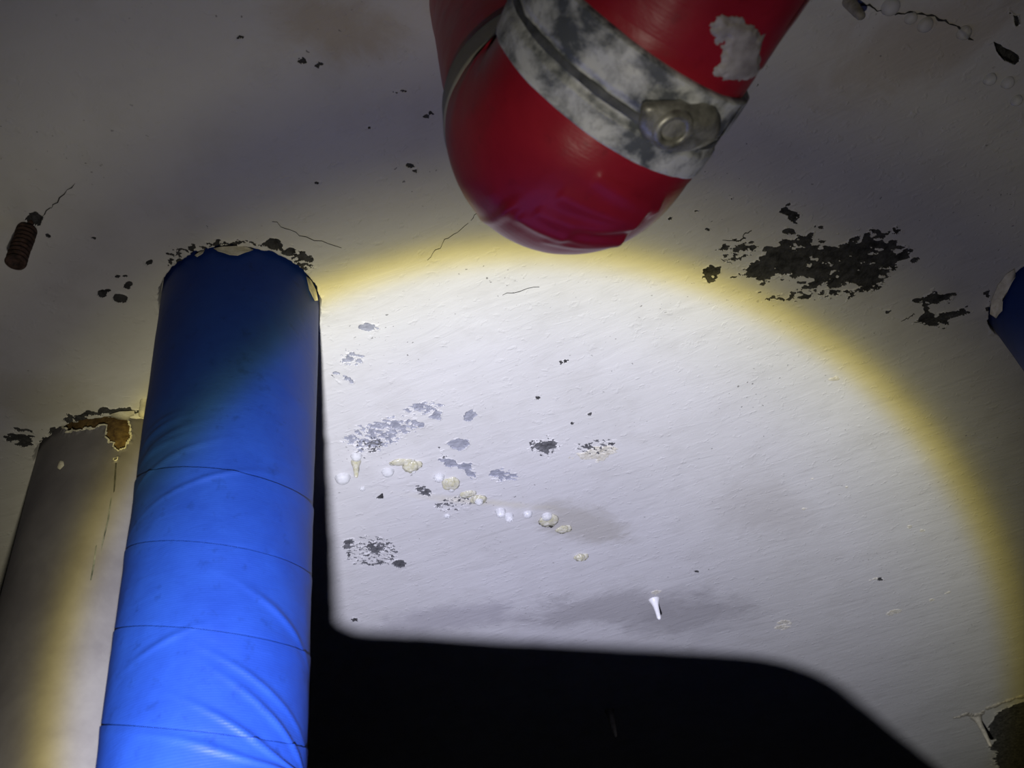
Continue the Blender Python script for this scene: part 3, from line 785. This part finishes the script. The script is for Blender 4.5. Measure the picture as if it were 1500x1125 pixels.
nut = link('clamp_bolt', lathe('clamp_bolt', [(.0145, 0), (.0150, .007), (.0135, .0105), (.0098, .0105), (.0085, .0085), (.0070, .0045), (.0035, .004), (.001, .0038)]), M['bolt'])
nut.matrix_world = m5
nut.parent = redp; nut.matrix_parent_inverse = Matrix.Translation(-redp.location)
nut['label'] = 'hollow round bolt head on the clamp'
# splash of white paint on the upper run
def splash(name, cx, cy, poly, mat, seed):
    sp = [find_sphi(*q) for q in poly]; poly2 = [(p*RR, s) for s, p in sp]
    smin, smax = min(s for s, p in sp)-.02, max(s for s, p in sp)+.02; pmin, pmax = min(p for s, p in sp)-.2, max(p for s, p in sp)+.2
    mk = lambda s, ph: np.clip(-sdist(ph*RR, s, poly2)/.010, -3, 1)+1.0*fbm(ph*RR*70, s*70, seed, 4)
    V, F, uv, fm = rtb.sheet(name, K(smin), K(smax), lambda s, ph, u: red_rad(s, ph)+.0005+.0022*smooth(-.1, .6, mk(s.ravel(), ph.ravel()).reshape(s.shape)), 110, 110, mk, pmin, pmax)
    o = link(name, mesh_np(name, V, F[fm > 0], uv), mat); parent_keep(o, redp); return o
o = splash('paint_splash', 0, 0, [(1050, 20), (1095, 30), (1120, 60), (1118, 100), (1095, 130), (1070, 125), (1050, 110), (1062, 80), (1050, 50)], M['splash'], 5)
o['label'] = 'white paint splash on the red tape'

# ------------------------------------------------------------------ rods, stubs, stalactites, drops
def hang(name, x, y, prof, mat, n=20, lump=.0, seed=0, tilt=(0, 0), parent=None, twist=None):
    """turned body hanging from the ceiling where pixel (x, y) meets it; prof = (radius, depth below ceiling)"""
    P = ceil_pt(x, y); bm = bmesh.new(); rings = []
    z0 = ZC+undul(np.array([P[0]]), np.array([P[1]]))[0]
    for i, (r, d) in enumerate(prof):
        ring = []
        for k in range(n):
            a = 2*math.pi*k/n
            rr = r*(1+lump*float(fbm(np.array([math.cos(a)*1.3+seed]), np.array([d*90+math.sin(a)*1.3]), seed, 3)[0]))
            ring.append(bm.verts.new((rr*math.cos(a)+tilt[0]*d, rr*math.sin(a)+tilt[1]*d, -d)))
        rings.append(ring)
    for a, b in zip(rings[:-1], rings[1:]):
        for k in range(n): bm.faces.new((a[k], a[(k+1) % n], b[(k+1) % n], b[k]))
    bm.faces.new(rings[-1]); bm.faces.new(rings[0])
    bmesh.ops.recalc_face_normals(bm, faces=bm.faces)
    me = bpy.data.meshes.new(name); bm.to_mesh(me); bm.free()
    o = link(name, me, mat); o.location = (P[0], P[1], z0)
    if parent is not None: o.location = Vector((P[0], P[1], z0))-parent.location; o.parent = parent
    return o
def thread_prof(r, d0, d1, pitch, depth):
    out = []; d = d0
    while d < d1:
        out += [(r-depth, d), (r, d+pitch*.3), (r, d+pitch*.6), (r-depth, d+pitch*.9)]; d += pitch
    return out
# rusty threaded stud, far left
k = px_size(ceil_pt(40, 330))
stud = hang('threaded_stud', 40, 335, [(.0095, -.01), (.0095, 0)] + thread_prof(.0112, .001, .058, .0070, .0034) + [(.0095, .061), (.005, .062), (.004, .060), (.001, .060)], M['rust'], 28, .06, 2)
tag(stud, 'rusty threaded stud sticking out of the ceiling at the far left', 'bolt')
# grey rod stub by the red pipe
rod = hang('rod_stub', 1243, 2, [(.0075, -.008), (.0072, .0), (.0065, .012), (.0056, .026), (.005, .034), (.0035, .037), (.001, .038)], M['dull'], 18, .12, 4)
tag(rod, 'short grey rod stub hanging beside the red pipe at the top', 'rod')
# stalactites
def stal(x, y, prof, mat, label, seed, tip=None, tilt=(0, 0)):
    o = hang('stalactite', x, y, prof, M[mat], 20, .16, seed, tilt)
    tag(o, label, 'stalactite')
    if tip:
        d, r = tip
        q = hang('tip', x, y, [(r*.95, d-.004), (r*1.05, d-.001), (r*1.0, d+.002), (r*.7, d+.0045), (r*.15, d+.0055)], M['water'], 18)
        q.location = (tilt[0]*d*0, 0, 0); q.parent = o; q['label'] = 'clear water bead at the tip'
    return o
stal(958, 878, [(.013, -.002), (.0125, .001), (.010, .005), (.0075, .011), (.0062, .018), (.0056, .027), (.0050, .036), (.0046, .044), (.003, .048), (.001, .049)], 'calcite',
     'white stalactite hanging alone at the lower centre of the ceiling', 3)
stal(521, 676, [(.009, -.002), (.0088, .001), (.0080, .004), (.0062, .008), (.0048, .014), (.0042, .022), (.0036, .029), (.0022, .032), (.0008, .033)], 'yellow',
     'short cream stalactite close to the shadow of the blue pipe', 5)
stal(1430, 1050, [(.022, -.002), (.020, .002), (.014, .010), (.0095, .022), (.008, .040), (.0075, .060), (.0065, .08), (.005, .096), (.002, .100)], 'dull',
     'long dull stalactite at the bottom right corner', 7)
stal(893, 1040, [(.016, -.002), (.014, .003), (.010, .012), (.008, .030), (.0065, .055), (.005, .072), (.002, .076)], 'dull',
     'grey stalactite lost in the black shadow at the bottom', 9)
stal(212, 588, [(.0065, -.002), (.0062, .002), (.0055, .008), (.0055, .016), (.006, .022), (.0048, .027), (.002, .029)], 'chalk',
     'stubby cream drip between the grey and blue pipes', 11)
# limescale crust by the long stalactite
def crust(pts, mat, label, rad, seed, name='limescale_crust'):
    P = [ceil_pt(*q) for q in pts]; V = []; bm = bmesh.new()
    for i, (a, b) in enumerate(zip(P[:-1], P[1:])):
        for kx in range(4):
            t = kx/4; c = a*(1-t)+b*t; r = rad*(.6+.7*rnd.random())
            mt = Matrix.Translation(Vector((c[0]+rnd.uniform(-.3, .3)*rad, c[1]+rnd.uniform(-.3, .3)*rad, ZC))) @ Matrix.Diagonal((r*1.2, r*1.2, r*.5, 1))
            bmesh.ops.create_icosphere(bm, subdivisions=2, radius=1, matrix=mt)
    for v in bm.verts:
        q = v.co; k = float(fbm(np.array([q.x*60]), np.array([q.y*60+q.z*90]), seed, 3)[0]); v.co.z -= .25*rad*k
    me = bpy.data.meshes.new(name); bm.to_mesh(me); bm.free()
    o = link(name, me, mat); return tag(o, label, 'deposit')
crust([(1398, 1052), (1415, 1046), (1432, 1048), (1450, 1036), (1478, 1026), (1502, 1018)], M['dull'], 'branching limescale ridge beside the long stalactite at bottom right', .010, 5)

# calcite nodules along the leaking joint
def nodule(x, y, w_, h_, d_, seed, label, ang=0.0):
    P = ceil_pt(x, y); s = px_size(P)
    o = link('calcite_nodule', lumpy('calcite_nodule', w_*s, h_*s*1.4, d_*s*.75, seed, .55, 4, 1.7), M['yellow'])
    o.location = (P[0], P[1], ZC-.0005); o.rotation_euler = (0, 0, ang)
    return tag(o, label, 'deposit')
nodule(603, 682, 13, 8, 9, 2, 'thick yellow calcite nodule, leftmost of the chain on the lit ceiling')
nodule(586, 677, 16, 5, 4, 3, 'flat pale yellow smear of calcite left of the thick nodule', .15)
nodule(661, 708, 11, 9, 8, 4, 'creamy nodule between two water drops in mid chain')
nodule(686, 723, 10, 5, 4, 5, 'low yellow crust just up left of the biggest bright drop')
nodule(701, 731, 12, 7, 6, 6, 'olive yellow nodule that the biggest bright drop hangs from')
nodule(803, 763, 14, 11, 6, 7, 'pale nodule under the right hand drop of the chain')
nodule(826, 775, 12, 6, 4, 8, 'small pale crust right of the last drops of the chain')
nodule(850, 815, 11, 6, 8, 9, 'lone cream nodule below the right end of the chain')

def drop(x, y, w_, h_, label, group, sq=1.0):
    P = ceil_pt(x, y); r = w_*px_size(P); h = h_*r
    prof = [(r*1.12, -.0012), (r*1.04, .0004)]
    for i in range(1, 9):
        a = i/9*math.pi/2; prof.append((r*math.cos(a)**.85, .0004+h*math.sin(a)))
    prof.append((r*.05, .0004+h))
    o = hang('water_drop', x, y, prof, M['clear' if y < 200 else 'water'], 24); o.scale = (1, sq, 1)
    o.location.z -= .0006
    return tag(o, label, 'water drop', group)
G1 = 'water drops on the torch-lit joint'; G2 = 'water drops on the dark joint at top right'
drop(502, 700, 11, .8, 'wide flat water drop at the left end, touching the blue pipe shadow', G1)
drop(522, 668, 8, .9, 'whitish drop on top of the short cream stalactite', G1)
drop(568, 691, 9, .8, 'single drop between the cream stalactite and the thick yellow nodule', G1)
drop(605, 688, 5, 1.2, 'small drop under the thick yellow nodule', G1)
drop(643, 699, 8, .9, 'clear drop up left of the creamy mid chain nodule', G1)
drop(661, 714, 6, 1.2, 'small drop hanging from the creamy mid chain nodule', G1)
drop(701, 731, 7, 1.5, 'biggest bright drop under the olive yellow nodule', G1)
drop(733, 749, 7.5, 1.3, 'upper left drop of the close bright pair', G1)
drop(745, 756, 7, 1.3, 'lower right drop of the close bright pair', G1)
drop(773, 753, 7, .8, 'drop between the bright pair and the pale nodule', G1)
drop(801, 756, 8, .8, 'rightmost drop of the lit chain, on the pale nodule', G1)
drop(849, 816, 5, 1.1, 'tiny drop on the lone cream nodule', G1)
drop(655, 756, 5, .5, 'faint flat drop below the middle of the chain', G1)
drop(531, 716, 4, .7, 'tiny drop below the wide flat drop on the left', G1)
drop(1304, 9, 13, 1.0, 'largest drop on the dark crack at the top, beside the rod stub', G2)
drop(1334, 26, 9, .9, 'flat drop just right of the largest one on the dark crack', G2)
drop(1355, 36, 11, .8, 'wide shallow drop in the middle of the dark crack', G2)
drop(1411, 47, 10, 1.1, 'round drop at the bend of the dark crack', G2)
drop(1449, 115, 9, 1.0, 'left drop of the three below the black gouge', G2)
drop(1475, 120, 9, 1.0, 'middle drop of the three below the black gouge', G2)
drop(1488, 146, 8, 1.0, 'lowest drop of the three below the black gouge', G2)
